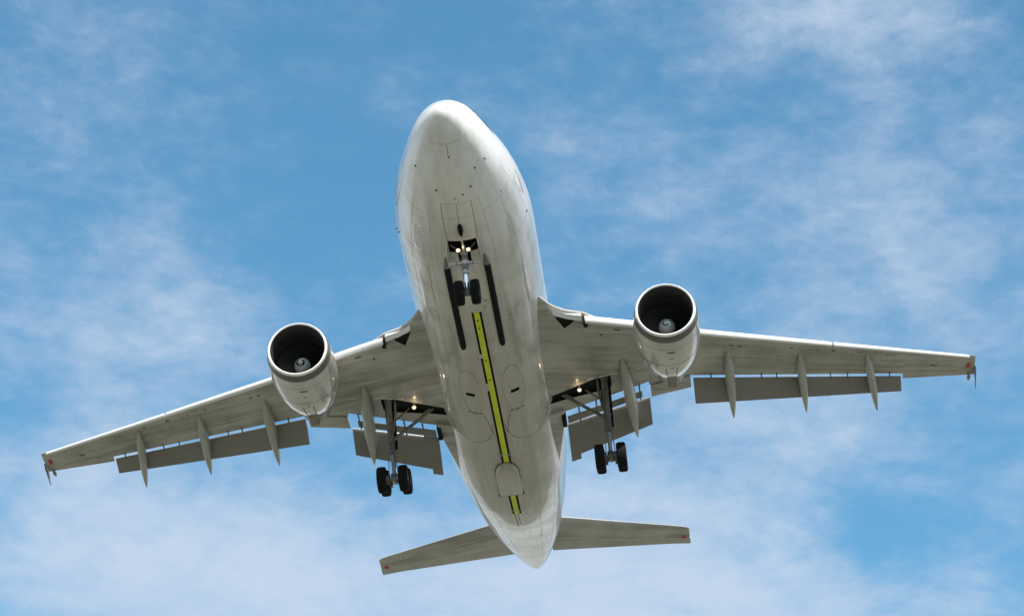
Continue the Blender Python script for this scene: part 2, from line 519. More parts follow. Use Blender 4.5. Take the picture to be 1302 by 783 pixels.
# oval gear doors
def oval(s, scale, n=40):
    out = []
    for i in range(n):
        a = 2 * math.pi * i / n
        ca, sa = math.cos(a), math.sin(a)
        y = 18.2 - 2.05 * ca * scale if ca > 0 else 18.2 - 1.95 * scale * max(ca, -0.985)
        wd = 9.6 * scale * (1 - 0.12 * (ca < 0) * abs(ca))
        out.append((y, s * (19.6 + wd * (abs(sa) ** 0.9) * (1 if sa > 0 else -1))))
    return out
for s in (-1, 1):
    strip(tr, oval(s, 1.0), 0.022, closed=True)
    strip(tr, oval(s, 0.965), 0.022, 0.005, 1, closed=True)  # pale inner line paints the highlight along the bulging door edge
    strip(tr, dense([(20.0, s * 12.5), (20.02, s * 26.0)]), 0.10)
    # aft edge lobes of the centre fairing
    strip(tr, dense([(21.0, s * 5.5), (21.8, s * 6.5), (22.4, s * 11.5), (22.8, s * 19), (23.0, s * 28), (22.9, s * 36), (22.5, s * 45), (21.6, s * 53), (20.6, s * 58)], .15), 0.026)
    strip(tr, dense([(20.2, s * 12), (20.8, s * 9), (21.9, s * 6.8)], .2), 0.03)
    strip(tr, dense([(25.5, s * 8), (25.6, s * 38)], .2), 0.012)
    strip(tr, dense([(15.0, s * 12), (15.1, s * 45)], .2), 0.010)
    strip(tr, dense([(21.9, s * 4.9), (24.5, s * 5.3)], .3), 0.018)
strip(tr, dense([(30.6, -3.2), (33.0, -3.0)], .3), 0.05); strip(tr, dense([(30.6, 0.5), (32.6, 0.2)], .3), 0.03)
rect(39.5, 43.5, 60, 85, 0.012)
for s in (-1, 1):
    strip(tr, dense([(12.9, s*84), (13.15, s*76), (13.45, s*68), (14.05, s*63), (15.0, s*60.2), (16.1, s*58.6), (18.0, s*57.4), (20.3, s*57.0), (22.0, s*57.2)], .15), 0.03)
# cabin doors
for s in (-1, 1):
    rect(4.7, 5.75, s * 79, s * 110, 0.016)
    strip(tr, dense([(4.86, s * 92.9), (6.1, s * 82.8)]), 0.06)
for y in (4.15, 7.0, 9.6, 11.9, 14.3, 24.4, 29.0, 31.4, 33.8, 36.4, 38.8, 41.2):
    strip(tr, [(y, d) for d in range(-88, 89, 4) if abs(d) > 22 or not 6.5 < y < 14.4], 0.014, mi=2) if not 6.5 < y < 14.4 else [strip(tr, [(y, sg * d) for d in range(24, 90, 4)], 0.014, mi=2) for sg in (-1, 1)]
for d in (-78, -52, -30, 27, 50, 76):
    strip(tr, dense([(3.2, d), (14.2, d)], .3), 0.012, mi=2)
    strip(tr, dense([(23.2, d * .95), (40.5, d * .9)], .3), 0.012, mi=2)
rs_ = random.Random(3)
for k in range(34):
    y = rs_.uniform(3.5, 40); d = rs_.choice([-1, 1]) * rs_.uniform(26, 70); w_ = rs_.uniform(.10, .3); h_ = rs_.uniform(2.0, 4.5)
    if 15 < y < 23.5: continue
    pts_ = dense([(y, d), (y + w_, d), (y + w_, d + h_), (y, d + h_), (y, d)], .1)
    strip(tr, pts_, 0.012, mi=2)
for k in range(26):
    y = rs_.uniform(8, 40); d = rs_.uniform(-34, 34)
    if 15.5 < y < 21 or abs(d) < 7 or 24 < y < 28.2: continue
    strip(tr, [(y, d), (y + rs_.uniform(.05, .12), d)], rs_.uniform(.04, .09))
append_mb(fus, tr, [M['seam'], M['seam_and_highlight'], M['joint']])

# wing root fairing seam is the wing/fuselage meeting line itself; lime keel stripe with black edging
def stripe_part(y0, y1, x0a, x0b, name='keel_stripe'):
    b = MB()
    def band(xa, xb, off, mi, ya, yb):
        n = max(2, int((yb - ya) / 0.5))
        b.mi = mi
        rings = []
        for i in range(n + 1):
            y = ya + (yb - ya) * i / n
            xs = [xa, xb]
            d = [math.degrees(math.asin(x / FW(math.sqrt(y + 0.5)))) for x in xs]
            lo = [S(y, q, off) for q in d]; hi = [S(y, q, -0.01) for q in d]
            rings.append([lo[0], lo[1], hi[1], hi[0]])
        b.loft(rings, smooth=False)
    band(x0a, x0b, 0.014, 0, y0, y1)
    cuts_ = [(y0, 14.6), (15.0, 17.2), (17.9, y1)] if y1 - y0 > 8 else [(y0, y1)]
    for ya, yb in cuts_:
        band(x0a - 0.095, x0a - 0.002, 0.012, 1, ya, yb)
    band(x0b + 0.002, x0b + 0.095, 0.012, 1, y0, y1)
    for y in ((11.75, 12.4, 15.2, 16.9) if y1 - y0 > 8 else ()):
        p = S(y, 0, 0.016); b.mi = 1
        b.box((p[0], p[1], p[2]), (0.07, 0.10, 0.012))
    for y in ((y1 - 1.0,) if y1 - y0 > 8 else (y1 - .55,)):
        b.mi = 2; p = S(y, 0, 0.02)
        b.box(p, (0.42, 0.05, 0.02))
    return b.build(name, [M['lime'], M['black'], M['gearwhite']], fus)
stripe_part(11.1, 24.95, -0.105, 0.125)
stripe_part(27.75, 30.5, -0.13, 0.10)

# pod behind the stripe: round front, square back, hanging under the keel
b = MB()
def pod_ring(k, z):
    r = []
    for i in range(17):
        a = math.pi * i / 16
        r.append((-0.05 - 0.53 * k * math.cos(a), 25.70 - 1.0 * k * math.sin(a), z))
    r += [(-0.05 + 0.53 * k, 27.75 - (1 - k) * .8, z), (-0.05 - 0.53 * k, 27.75 - (1 - k) * .8, z)]
    return r
b.loft([pod_ring(1.0, -2.70), pod_ring(1.0, -2.93), pod_ring(0.985, -2.98), pod_ring(0.93, -3.01)])
b.mi = 1
b.tube([(0.51, 26.2, -2.92), (0.51, 27.3, -2.92)], 0.045, 8)
b.mi = 2
b.loft([pod_ring(1.04, -2.70), pod_ring(1.04, -2.85)])
b.box((-0.05, 27.80, -2.90), (1.20, .07, .10))
b.build('keel_pod', [M['white'], M['gearwhite'], M['seam']], fus)

# black strakes with pale pointed noses
for s in (-1, 1):
    b = MB(); rings = []
    def sring(y, k, n=12):
        p = Vector(S(y, s * 17.0)); q = R(17.0)
        nr = Vector((s * math.sin(q), 0, -math.cos(q))); tg = Vector((math.cos(q), 0, s * math.sin(q)))
        r = []
        for i in range(n):
            a = 2 * math.pi * i / n
            r.append(p + tg * (0.135 * k * math.cos(a)) + nr * (0.16 * k * math.sin(a) + 0.01))
        return r
    b.loft([sring(7.42, 1)] + [sring(y, 1) for y in np.arange(7.9, 13.7, .7)] + [sring(13.95, .95), sring(14.1, .75), sring(14.18, .35)])
    b.mi = 1
    b.loft([sring(6.75, .06), sring(6.95, .45), sring(7.15, .78), sring(7.41, 1.02)])
    b.build('belly_strake', [M['black'], M['hub']], fus)

# flight deck and cabin windows
def pane(name, corners, off=0.006):
    b = MB(); n = 6
    (a, b1), (c1, d1), (e1, f1), (g1, h1) = corners
    def grid(o):
        vs = []
        for i in range(n + 1):
            u = i / n
            for j in range(n + 1):
                v = j / n
                y = (a*(1-u) + c1*u)*(1-v) + (g1*(1-u) + e1*u)*v
                d = (b1*(1-u) + d1*u)*(1-v) + (h1*(1-u) + f1*u)*v
                vs.append(S(y, d, o))
        return vs
    fs = [(i*(n+1)+j, (i+1)*(n+1)+j, (i+1)*(n+1)+j+1, i*(n+1)+j+1) for i in range(n) for j in range(n)]
    b.add(grid(off), fs)
    return b.build(name, M['glass'], fus)
for s in (-1, 1):
    pane('windshield', [(1.50, s*178), (1.42, s*152), (2.45, s*148), (2.6, s*178)])
    pane('windshield', [(1.42, s*148), (1.44, s*127), (2.4, s*127), (2.45, s*144)])
    pane('windshield', [(1.55, s*124), (2.15, s*115), (3.2, s*114), (2.7, s*126)])
    for y in np.arange(6.6, 37.0, 0.53):
        pane('cabin_window', [(y, s*104), (y + .24, s*104), (y + .24, s*111), (y, s*111)])

# small aerials and drains
def blade(x, y, deg, L, h, sweep=0.15, th=0.03, name='antenna', mat='white'):
    b = MB(); p = Vector(S(y, deg)); nr = (Vector(S(y, deg, 0.2)) - p).normalized()
    tg = nr.cross(Vector((0, 1, 0))).normalized()
    def ring(k, z, sw):
        q = p + nr * z + Vector((0, sw, 0)); out = []
        for u, w in ((0, 0), (.25, 1), (.6, .9), (1, 0), (.6, -.9), (.25, -1)):
            out.append(q + Vector((0, L * k * u, 0)) + tg * (th * k * w))
        return out
    b.loft([ring(1, -0.03, 0), ring(.85, h * .6, sweep * .6), ring(.55, h, sweep)])
    return b.build(name, M[mat], fus)
blade(0, 7.4, -74, .12, .07, .05, .02, mat='seam'); blade(0, 7.75, -82, .10, .07, .05, .02, mat='seam'); blade(0, 6.9, 75, .12, .06, .04, .02, mat='seam')
blade(0, 9.2, 6, .12, .08, mat='seam'); blade(0, 29.4, 14, .2, .12)
b = MB(); p = S(4.55, 0.3)
b.loft([[(x * k + .02, y, p[2] - z) for x, y, z in ((-.11, y0, 0), (-.08, y0, d), (.08, y0, d), (.11, y0, 0))] for y0, k, d in ((4.5, .4, .04), (4.62, .9, .12), (4.95, 1, .16), (5.25, .5, .10))])
b.build('gear_probe', M['black'], fus)

# nose gear doors
for s in (-1, 1):
    b = MB()
    x0, x1 = s * 0.59, s * 0.66
    b.prism([(x0, 5.62, -2.74), (x0, 6.95, -2.74), (x1, 6.9, -3.12), (x1, 5.75, -3.10)], [(x0 + s*.03, 5.62, -2.74), (x0 + s*.03, 6.95, -2.74), (x1 + s*.03, 6.9, -3.12), (x1 + s*.03, 5.75, -3.10)])
    b.build('nose_gear_door', M['white'], fus)

# tail fin and rudder above the body
def foil(chord, t, n=14, camber=0.0):
    """unit-free airfoil ring (y along chord, z): upper from trailing edge forward, then lower back"""
    up, lo = [], []
    for i in range(n + 1):
        x = 0.5 * (1 - math.cos(math.pi * i / n))
        yt = 5 * t * (0.2969 * math.sqrt(x) - 0.126 * x - 0.3516 * x * x + 0.2843 * x ** 3 - 0.1036 * x ** 4)
        up.append((x * chord, yt * chord)); lo.append((x * chord, -yt * chord))
    return up[::-1] + lo[1:-1]
b = MB()
b.loft([[(z, y0 + y, h) for y, z in foil(c0, .10)] for h, y0, c0 in ((2.3, 33.6, 6.2), (5.6, 36.4, 4.6), (10.6, 40.6, 2.6))])
fin = b.build('tail_fin', M['white'], plane)
b = MB()
b.loft([[(z, y0 + y, h) for y, z in foil(c0, .08)] for h, y0, c0 in ((2.9, 40.0, 2.5), (5.6, 41.05, 1.9), (10.5, 43.25, 1.2))])
b.build('rudder', M['white'], fin)

# ------------------------------------------------------------------ wing
def WZ(x): return -2.0 + 0.15 * abs(x)
LE = [(2.2, 12.5), (2.55, 13.05), (2.75, 13.45), (2.95, 13.85), (3.2, 14.2), (3.6, 14.62), (4.25, 15.05), (6.32, 16.43), (9.6, 18.80), (15.24, 22.55), (22.0, 27.0)]
def lex(x):
    x = abs(x)
    for (a, b_), (c_, d) in zip(LE[:-1], LE[1:]):
        if x <= c_:
            return b_ + (d - b_) * (x - a) / (c_ - a)
    return LE[-1][1]
def tex(x):
    x = abs(x)
    if x <= 6.80: return 22.95 - (x - 2.88) * 0.25 if x > 2.88 else 22.95
    if x <= 8.72: return 22.25
    if x <= 18.55: return 22.33 + (x - 8.81) * (26.86 - 22.33) / (18.4 - 8.81)
    return 27.40 + (x - 18.55) * (28.66 - 27.40) / (21.9 - 18.55)
SL0, SL1 = 4.32, 21.75
def wing_ring(x, s, le, te, blunt, zoff=0.0, kroot=0.0):
    c = te - le; z0 = WZ(x); n = 15
    th = (0.125 if x < 9 else 0.105) * (1 + kroot)
    up, lo = [], []
    teth = 0.035 if not blunt else 0.12
    for i in range(n + 1):
        u = 0.5 * (1 - math.cos(math.pi * i / n))
        yt = 5 * th * (0.2969 * math.sqrt(u) - 0.126 * u - 0.3516 * u * u + 0.2843 * u ** 3 - 0.1015 * u ** 4)
        lower = 0.30 * yt * c; upper = 0.80 * yt * c
        base = 0.030 * c * (1 - u) ** 2 + 0.010 * c
        if blunt: upper = max(upper, 0.20 + 0.014 * c) if u > .3 else upper
        up.append((s * x, le + u * c, z0 + base + upper)); lo.append((s * x, le + u * c, z0 + base - lower - 0.01))
    return up[::-1] + lo[1:] if not blunt else up[::-1] + lo[1:]
def build_wing(s):
    b = MB()
    xs = [1.6, 2.2, 2.55, 2.75, 2.95, 3.2, 3.6, 4.25, 4.3, 4.9, 5.6, 6.32, 6.79, 6.80, 6.81, 7.6, 8.3, 8.72, 8.73, 9.6, 10.6, 12, 13.5, 15.2, 17, 18.54, 18.56, 19.5, 20.5, 21.3, 21.75, 21.76, 22.0]
    rings = []
    for x in xs:
        le = lex(max(x, 2.2)); te = tex(x)
        if SL0 <= x <= SL1:
            le += 0.30 - 0.10 * (x - SL0) / (SL1 - SL0)
        kr = 0.0
        rings.append(wing_ring(x, s, le, te, x < 18.55, 0, kr))
    b.loft(rings)
    w = b.build('wing', M['wing'], plane)
    # main gear leg well in the trailing part, slat-root cavity
    c = MB()
    poly = [(5.14, 20.52), (4.5, 20.47), (2.1, 21.28), (2.1, 21.95), (3.0, 21.78), (4.6, 21.74), (5.14, 21.5)]
    c.prism([(s * x, y, WZ(x) - 0.6) for x, y in poly], [(s * x, y, WZ(x) + 0.20) for x, y in poly])
    cut(w, c, M['well'])
    c = MB()
    poly = [(2.98, 14.36), (3.95, 15.26), (3.80, 15.45), (3.44, 15.70)]
    c.prism([(s * x, y, WZ(x) - 0.6) for x, y in poly], [(s * x, y, WZ(x) + 0.20) for x, y in poly])
    cut(w, c, M['well'])
    # dark vents and pale access plates just behind the leading edge
    t = MB()
    rnd = random.Random(11 if s > 0 else 5)
    def under(x, f):
        le = lex(x) + 0.28; c_ = tex(x) - le
        rg = wing_ring(x, s, le, tex(x), x < 18.55)
        lo = rg[15:]
        y = le + f * c_
        for p, q in zip(lo[:-1], lo[1:]):
            if q[1] >= y:
                k = (y - p[1]) / max(q[1] - p[1], 1e-6)
                return Vector((s * x, y, p[2] + (q[2] - p[2]) * k))
        return Vector(lo[-1])
    def plate(x, f, dx, dy, mi, zo=0.006):
        p = under(x, f); q = under(x + 0.1, f); d = (q - p).normalized()
        rot = Matrix.Rotation(math.atan2(d.y, d.x), 3, 'Z') @ Matrix.Rotation(-s * 0.148 if False else 0, 3, 'Y')
        t.mi = mi
        a = Vector((d.x, d.y, d.z)); e = under(x, min(f + 0.03, 1)) - p; e.normalize()
        n = a.cross(e).normalized(); n = -n if n.z > 0 else n
        c0 = p + n * zo
        quad = [c0 + a * dx + e * dy, c0 - a * dx + e * dy, c0 - a * dx - e * dy, c0 + a * dx - e * dy]
        t.prism(quad, [v - n * 0.02 for v in quad])
    for x, f, dx, dy in ((5.65, .10, .16, .05), (4.95, .17, .06, .06), (10.6, .22, .09, .05), (11.0, .22, .09, .05), (13.3, .16, .10, .035), (14.2, .17, .07, .03), (14.5, .17, .07, .03), (15.25, .14, .11, .06), (16.5, .12, .08, .03), (17.8, .16, .07, .03), (18.0, .16, .07, .03), (20.0, .45, .16, .05), (9.2, .12, .04, .04)):
        plate(x, f, dx, dy, 0)
    for x, f in ((16.0, .16), (16.25, .16), (18.35, .14), (18.55, .14), (20.0, .10), (20.25, .10), (20.6, .12)):
        plate(x, f, .06, .025, 1)
    # long spanwise skin joints
    for f, x0, x1, mi, wd in ((.16, 4.6, 8.2, 0, .008), (.42, 4.8, 21, 0, .006), (.7, 8.9, 21, 0, .006), (.70, 4.35, 5.4, 1, .06), (.70, 5.9, 6.9, 1, .05), (.55, 9, 18, 1, .008)):
        x = x0
        while x < x1:
            plate(x, f, .26, wd, mi, 0.004); x += 0.5
    x = 5.2
    while x < 20.8:
        for f in ((.33, .56) if x < 13 else (.36,)):
            if abs(x - 7.8) < .9 and f < .5: continue
            if x < 6.2 and f > .5: continue
            c0 = under(x, f); a = (under(x + .1, f) - c0).normalized(); e = (under(x, f + .03) - c0).normalized()
            n_ = a.cross(e).normalized(); n_ = -n_ if n_.z > 0 else n_
            c0 = c0 + n_ * .004
            vs, fs = [], []
            for k in range(20):
                th = math.pi * k / 10
                for rr in (1.0, .90):
                    vs.append(c0 + a * (.20 * rr * math.cos(th)) + e * (.115 * rr * math.sin(th)))
            for k in range(20):
                q = (k + 1) % 20
                fs.append((2*k, 2*q, 2*q + 1, 2*k + 1))
            t.mi = 2; t.add(vs, fs)
        x += .62
    append_mb(w, t, [M['seam'], M['seam_and_highlight'], M['tank_rim']])

    b = MB(); zc = WZ(4.4)
    b.prism([(s*4.24, 15.22, zc-.10), (s*4.36, 15.30, zc-.10), (s*4.46, 15.78, zc-.03), (s*4.28, 15.82, zc-.03)], [(s*4.24, 15.22, zc+.1), (s*4.36, 15.30, zc+.1), (s*4.46, 15.78, zc+.1), (s*4.28, 15.82, zc+.1)])
    b.build('slat_gap_shade', M['well'], w)  # solid dark plate standing in for the shade in the slat root notch
    # inboard leading edge flap strip beside the body
    b = MB()
    rings = []
    for k in range(9):
        x = 3.05 + (4.22 - 3.05) * k / 8; y = lex(x); h = 0.02 + 0.11 * (k / 8) ** 1.3
        z = WZ(x) + 0.10
        rings.append([(s*x, y - .02 - h * .35, z + h), (s*x, y - .12 - h*.45, z - h * .4), (s*x, y + .05, z - .13 - h * .45), (s*x, y + .16, z - .10), (s*x, y + .2, z + h * .6)])
    b.loft(rings)
    b.build('krueger_flap', M['slat'], w)
    # slats
    def slat(xa, xb):
        b = MB(); rings = []; n = max(3, int((xb - xa) / .5))
        for i in range(n + 1):
            x = xa + (xb - xa) * i / n
            k = 0.86 - 0.48 * (x - 4) / 18
            y0 = lex(x); z0 = WZ(x) + 0.06 * k
            pr = [(.62, .40), (.40, .36), (.22, .27), (.10, .17), (.03, .07), (0, -.03), (.03, -.12), (.10, -.175), (.22, -.17), (.36, -.13), (.42, -.06), (.46, .10), (.52, .25)]
            rings.append([(s * x, y0 + a * k, z0 + c_ * k) for a, c_ in pr])
        b.loft(rings)
        b.build('slat', M['slat'], w)
    slat(4.36, 15.17); slat(15.27, 21.7)

    # flaps
    def flap(pts, name, t=0.13, mat='flap', n=10):
        """pts: (x, leY, leZ, teY, teZ)"""
        b = MB(); rings = []
        for i in range(n + 1):
            u = i / n * (len(pts) - 1); k = min(int(u), len(pts) - 2); u -= k
            p = [a + (q - a) * u for a, q in zip(pts[k], pts[k + 1])]
            x, ly, lz, ty, tz = p
            L = math.hypot(ty - ly, tz - lz); cy, cz = (ty - ly) / L, (tz - lz) / L
            rings.append([(s * x, ly + a * cy - h * cz * 1.0, lz + a * cz + h * cy) for a, h in [(a, h + (.30 * t * L * math.sin(math.pi * min(a / L, 1)))) for a, h in foil(L, t)]])
        b.loft(rings)
        return b.build(name, M[mat], w)
    flap([(8.80, 22.52, -0.68, 23.62, -1.43), (18.45, 27.10, 0.77, 27.86, 0.37)], 'flap')
    flap([(2.95, 24.00, -1.56, 25.22, -2.66), (6.78, 23.32, -0.98, 24.20, -1.93)], 'flap')
    flap([(2.95, 25.16, -2.60, 25.36, -2.80), (3.40, 25.08, -2.54, 25.28, -2.73)], 'flap', .2, n=2)
    flap([(3.0, 23.22, -1.60, 23.72, -1.70), (6.45, 22.52, -1.06, 22.98, -1.14)], 'flap_vane', .16)
    # aileron behind the engine
    b = MB()
    rings = []
    for x in (6.86, 7.3, 8.0, 8.68):
        z = WZ(x)
        rings.append([(s*x, 22.28, z + .20), (s*x, 22.28, z - .02), (s*x, 22.7, z - .04), (s*x, 23.33, z - 0.015), (s*x, 23.33, z + .01), (s*x, 22.8, z + .14)])
    b.loft(rings); b.build('aileron', M['wing'], w)
    # slot brackets
    for x in (3.55, 4.35, 6.35):
        b = MB(); z = WZ(x) - .02
        b.tube([(s*x, tex(x) - .1, z), (s*x, tex(x) + .6, z - .06), (s*x, tex(x) + 1.05, z - .10)], [.04, .03, .04], 8)
        b.build('flap_bracket', M['strut'], w)
    for x in (9.6, 11.9, 12.6, 15.1, 15.9, 17.9):
        b = MB(); z = WZ(x)
        b.tube([(s*x, tex(x) - .15, z + .02), (s*(x+.02), tex(x) + .15, z - .0), (s*(x+.03), tex(x) + .28, z - .06)], [.04, .03, .03], 8)
        b.build('flap_bracket', M['strut'], w)
    # dark side plate at the inner end of the flap slot
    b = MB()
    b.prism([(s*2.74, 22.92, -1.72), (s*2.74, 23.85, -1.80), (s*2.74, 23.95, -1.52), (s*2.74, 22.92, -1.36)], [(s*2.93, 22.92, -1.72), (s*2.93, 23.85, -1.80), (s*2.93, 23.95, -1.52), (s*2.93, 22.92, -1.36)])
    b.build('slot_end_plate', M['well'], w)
    # root fillet running aft along the body
    b = MB(); rings = []
    for y, xo, h in ((22.6, 2.92, .35), (23.5, 2.86, .34), (24.6, 2.72, .30), (25.8, 2.56, .22), (26.9, 2.40, .12), (27.7, 2.27, .03)):
        rings.append([(s*1.7, y, -1.6 + h), (s*1.9, y, -1.72 - h * .4), (s*(xo - .04), y, -1.60 - h * .15), (s*xo, y, -1.57), (s*(xo - .15), y, -1.5 + h * .7)])
    b.loft(rings); b.build('root_fillet', M['wing'], w)

    # flap track fairings
    def fairing(x0, y0, x1, y1, dz, hw, depth):
        b = MB(); rings = []; n = 22; m = 16
        yb = y0 + (y1 - y0) * 0.42
        for i in range(n + 1):
            u = i / n
            y = y0 + (y1 - y0) * u; x = x0 + (x1 - x0) * u
            zl = WZ(x) + 0.05
            if u > .42: zl += dz * ((u - .42) / .58) ** 1.35
            prof = (math.sin(math.pi * min(u, .999) ** 0.85)) ** 0.72 if 0 < u < 1 else 0.02
            prof = max(prof, .02)
            hwid = hw * min(1, prof * 1.08); d = depth * prof
            r = []
            for j in range(m):
                a = 2 * math.pi * j / m
                cx, cz = math.cos(a), math.sin(a)
                cx = math.copysign(abs(cx) ** 0.85, cx)
                r.append((s * (x + hwid * cx), y, zl - d * 0.45 + d * 0.75 * cz))
            rings.append(r)
        b.loft(rings)
        b.mi = 0
        return b.build('flap_track_fairing', M['fairing'], w)
    fairing(5.74, 19.15, 6.05, 25.15, -1.00, .27, .62)
    fairing(10.43, 20.75, 10.50, 25.70, -0.90, .225, .52)
    fairing(13.68, 22.60, 13.90, 26.95, -0.85, .205, .46)
    fairing(16.80, 24.20, 17.26, 28.50, -0.85, .195, .44)

    # wing tip fence and red lamp lens
    b = MB(); X = 22.04
    poly = [(27.85, 1.30), (28.1, 1.12), (29.25, 0.86), (29.0, 1.12), (28.8, 1.40), (29.55, 2.2), (29.3, 2.25), (28.1, 1.55)]
    b.prism([(s*(X - .016), y, z) for y, z in poly], [(s*(X + .016), y, z) for y, z in poly])
    b.tube([(s*(X-.30), 28.3, 1.26), (s*(X-.30), 28.75, 1.22), (s*(X-.30), 29.05, 1.22)], [.03, .09, .03], 8)
    b.build('wingtip_fence', M['flap'], w)
    b = MB(); p = under(21.70, .40)
    b.loft([[(p.x + .12 * r * math.cos(a * math.pi / 10), p.y + .25 * r * math.sin(a * math.pi / 10), p.z + .15 * s * .12 * r * math.cos(a * math.pi / 10) - d) for a in range(20)] for r, d in ((1.0, -.06), (1, .02), (.88, .06), (.6, .085), (.2, .10))])
    b.build('tip_lamp', M['red'], w)

    # landing lamp at the wing root
    b = MB(); px, py = 3.70, 20.86; z = WZ(px)
    b.tube([(s*px, py - .02, z + .05), (s*px, py - .02, z - .14)], [.05, .06], 10)
    b.lathe([(0.14, .03), (0.08, .075), (0.0, .105), (-.02, .105)], (s*px, py, z - .17), 'Y', 20)
    lb = b.build('landing_light', M['lampbody'], w)
    lens = MB()
    lens.lathe([(-.022, .082), (-.045, .07), (-.06, .04)], (s*px, py, z - .17), 'Y', 20)
    append_mb(lb, lens, [M['lamp']])
    ld = bpy.data.lights.new('lamp_light', 'POINT'); ld.energy = 1.3; ld.color = (1, .74, .45); ld.shadow_soft_size = .06
    lo = bpy.data.objects.new('lamp_light', ld); COL.objects.link(lo); lo.parent = lb; lo.location = (s*px, py - .22, z - .22)
    return w, under
for s in (-1, 1):
    build_wing(s)

# ------------------------------------------------------------------ engines
def build_engine(s):
    ox, oy, oz = s * 7.80, 13.25, -2.37
    n = 72
    b = MB()
    # outer skin, then the inner duct, as one closed shell
    b.mi = 2
    b.lathe([(0.12, 1.278), (0.36, 1.335), (0.50, 1.362)], (ox, oy, oz), 'Y', n, False)
    b.mi = 0
    b.lathe([(0.50, 1.362), (0.9, 1.40), (1.4, 1.425), (2.0, 1.42), (2.7, 1.375), (3.3, 1.28), (3.8, 1.15), (4.15, 1.02), (4.15, .96), (3.4, .95)], (ox, oy, oz), 'Y', n, False)
    b.mi = 1
    b.lathe([(0.045, 1.168), (0.012, 1.195), (0.0, 1.222), (0.02, 1.25), (0.07, 1.268), (0.12, 1.278)], (ox, oy, oz), 'Y', n, False)
    b.mi = 3
    b.lathe([(0.62, 1.112), (0.64, 1.119), (1.0, 1.135), (1.30, 1.155), (1.31, 1.148), (1.36, 1.15), (1.37, 1.158), (1.5, 1.17), (2.2, 1.17)], (ox, oy, oz), 'Y', n, False)
    b.mi = 5
    b.lathe([(0.045, 1.168), (0.12, 1.135), (0.4, 1.112), (0.62, 1.112)], (ox, oy, oz), 'Y', n, False)
    # seams, drain mast and vents of the cowl
    b.mi = 4
    for y, dx in ((1.25, .16),):
        b.box((ox + .05, oy + y, oz - 1.425), (dx * 2, .06, .02))
    for y in (1.75, 2.2, 2.65):
        b.box((ox + .05, oy + y, oz - (1.427 if y < 2.1 else 1.40 if y < 2.5 else 1.383)), (.14, .03, .012))
    b.mi = 4
    for yy, rr in ((1.02, 1.4085), (2.35, 1.404)):
        b.lathe([(yy, rr), (yy + .006, rr + .002), (yy + .018, rr + .002), (yy + .024, rr - .002)], (ox, oy, oz), 'Y', n, False)
    for a in (-.22, .26):
        P = []
        for y, r in ((2.7, 1.375), (3.0, 1.335), (3.3, 1.28), (3.8, 1.15), (4.12, 1.035)):
            th = a / 1.4
            P.append((ox + math.sin(th) * (r + .004), oy + y, oz - math.cos(th) * (r + .004)))
        b.tube(P, .018, 6)
    nac = b.build('engine_nacelle', [M['nacelle'], M['lip'], M['band'], M['liner'], M['seam'], M['liner_pale']], plane)
    # core and exhaust
    b = MB()
    b.lathe([(3.2, .93), (3.9, .90), (4.5, .80), (5.1, .68), (5.6, .58), (5.6, .53), (5.0, .5)], (ox, oy, oz), 'Y', 48)
    b.mi = 1
    b.lathe([(5.0, .36), (5.6, .30), (6.1, .14), (6.3, .02)], (ox, oy, oz), 'Y', 32)
    b.mi = 0
    b.box((ox + .02, oy + 4.45, oz - .95), (.40, 1.1, .30), bev=.08)
    b.build('exhaust', [M['exhaust'], M['exhaust']], nac)
    # fan
    b = MB()
    nb = 38
    b.lathe([(1.60, .30), (1.60, 1.16), (1.62, 1.16), (1.62, .3)], (ox, oy + .25, oz), 'Y', 48)
    for k in range(nb):
        a0 = 2 * math.pi * k / nb; rings = []
        for i in range(6):
            r = .34 + (1.155 - .34) * i / 5; tw = R(25 + 33 * i / 5); a = a0 + .10 * i / 5
            e = Vector((math.cos(a), 0, math.sin(a))); tdir = Vector((-math.sin(a), 0, math.cos(a)))
            ch = (tdir * math.sin(tw) + Vector((0, 1, 0)) * math.cos(tw)) * (.075 + .045 * i / 5)
            q = Vector((ox, oy + 1.62, oz)) + e * r; nn = ch.cross(e).normalized() * .008
            rings.append([q - ch, q + nn, q + ch, q - nn])
        b.loft(rings)
    b.build('fan', M['fan'], nac)
    # spinner with its spiral mark
    b = MB()
    pr = [(1.14, .01), (1.15, .08), (1.185, .16), (1.25, .24), (1.35, .31), (1.48, .35), (1.62, .36)]
    b.lathe(pr, (ox, oy, oz), 'Y', 40)
    def rad(t):
        for (a, r0), (c_, r1) in zip(pr[:-1], pr[1:]):
            if r0 <= t <= r1: return a + (c_ - a) * (t - r0) / (r1 - r0)
        return pr[-1][0]
    def spiral(mi, r0, r1, a0, turns, w0, lift):
        b.mi = mi; vs, fs = [], []; K = 48
        for i in range(K + 1):
            u = i / K; a = a0 - u * turns * 2 * math.pi
            wd = w0 * max(.12, math.sin(math.pi * min(1, .12 + u * .88)))
            rc = r0 + (r1 - r0) * u
            for rr in (max(rc - wd * .5, .011), rc + wd * .5):
                vs.append((ox + rr * math.cos(a), oy + rad(rr) - lift, oz + rr * math.sin(a)))
            if i: fs.append((2*i-2, 2*i-1, 2*i+1, 2*i))
        b.add(vs, fs)
    turn = 2.2 if s < 0 else 0.4
    spiral(2, .05, .26, turn, 1.25, .085 if s < 0 else .05, .006)
    spiral(1, .02, .17, turn + .9, .42, .07, .010)
    b.build('spinner', [M['spinner'], M['spiral'], M['black']], nac)
    # pylon
    b = MB(); rings = []
    for y, zb, zt, hw in ((14.9, -1.05, -0.98, .05), (15.6, -1.05, -.72, .17), (17.0, -1.2, -.45, .22), (18.5, -1.6, -.55, .23), (20.0, -1.75, -.75, .21), (21.2, -1.45, -.75, .12), (22.0, -1.0, -.8, .03)):
        rings.append([(ox - hw, y, zb), (ox + hw, y, zb), (ox + hw, y, zt), (ox - hw, y, zt)])
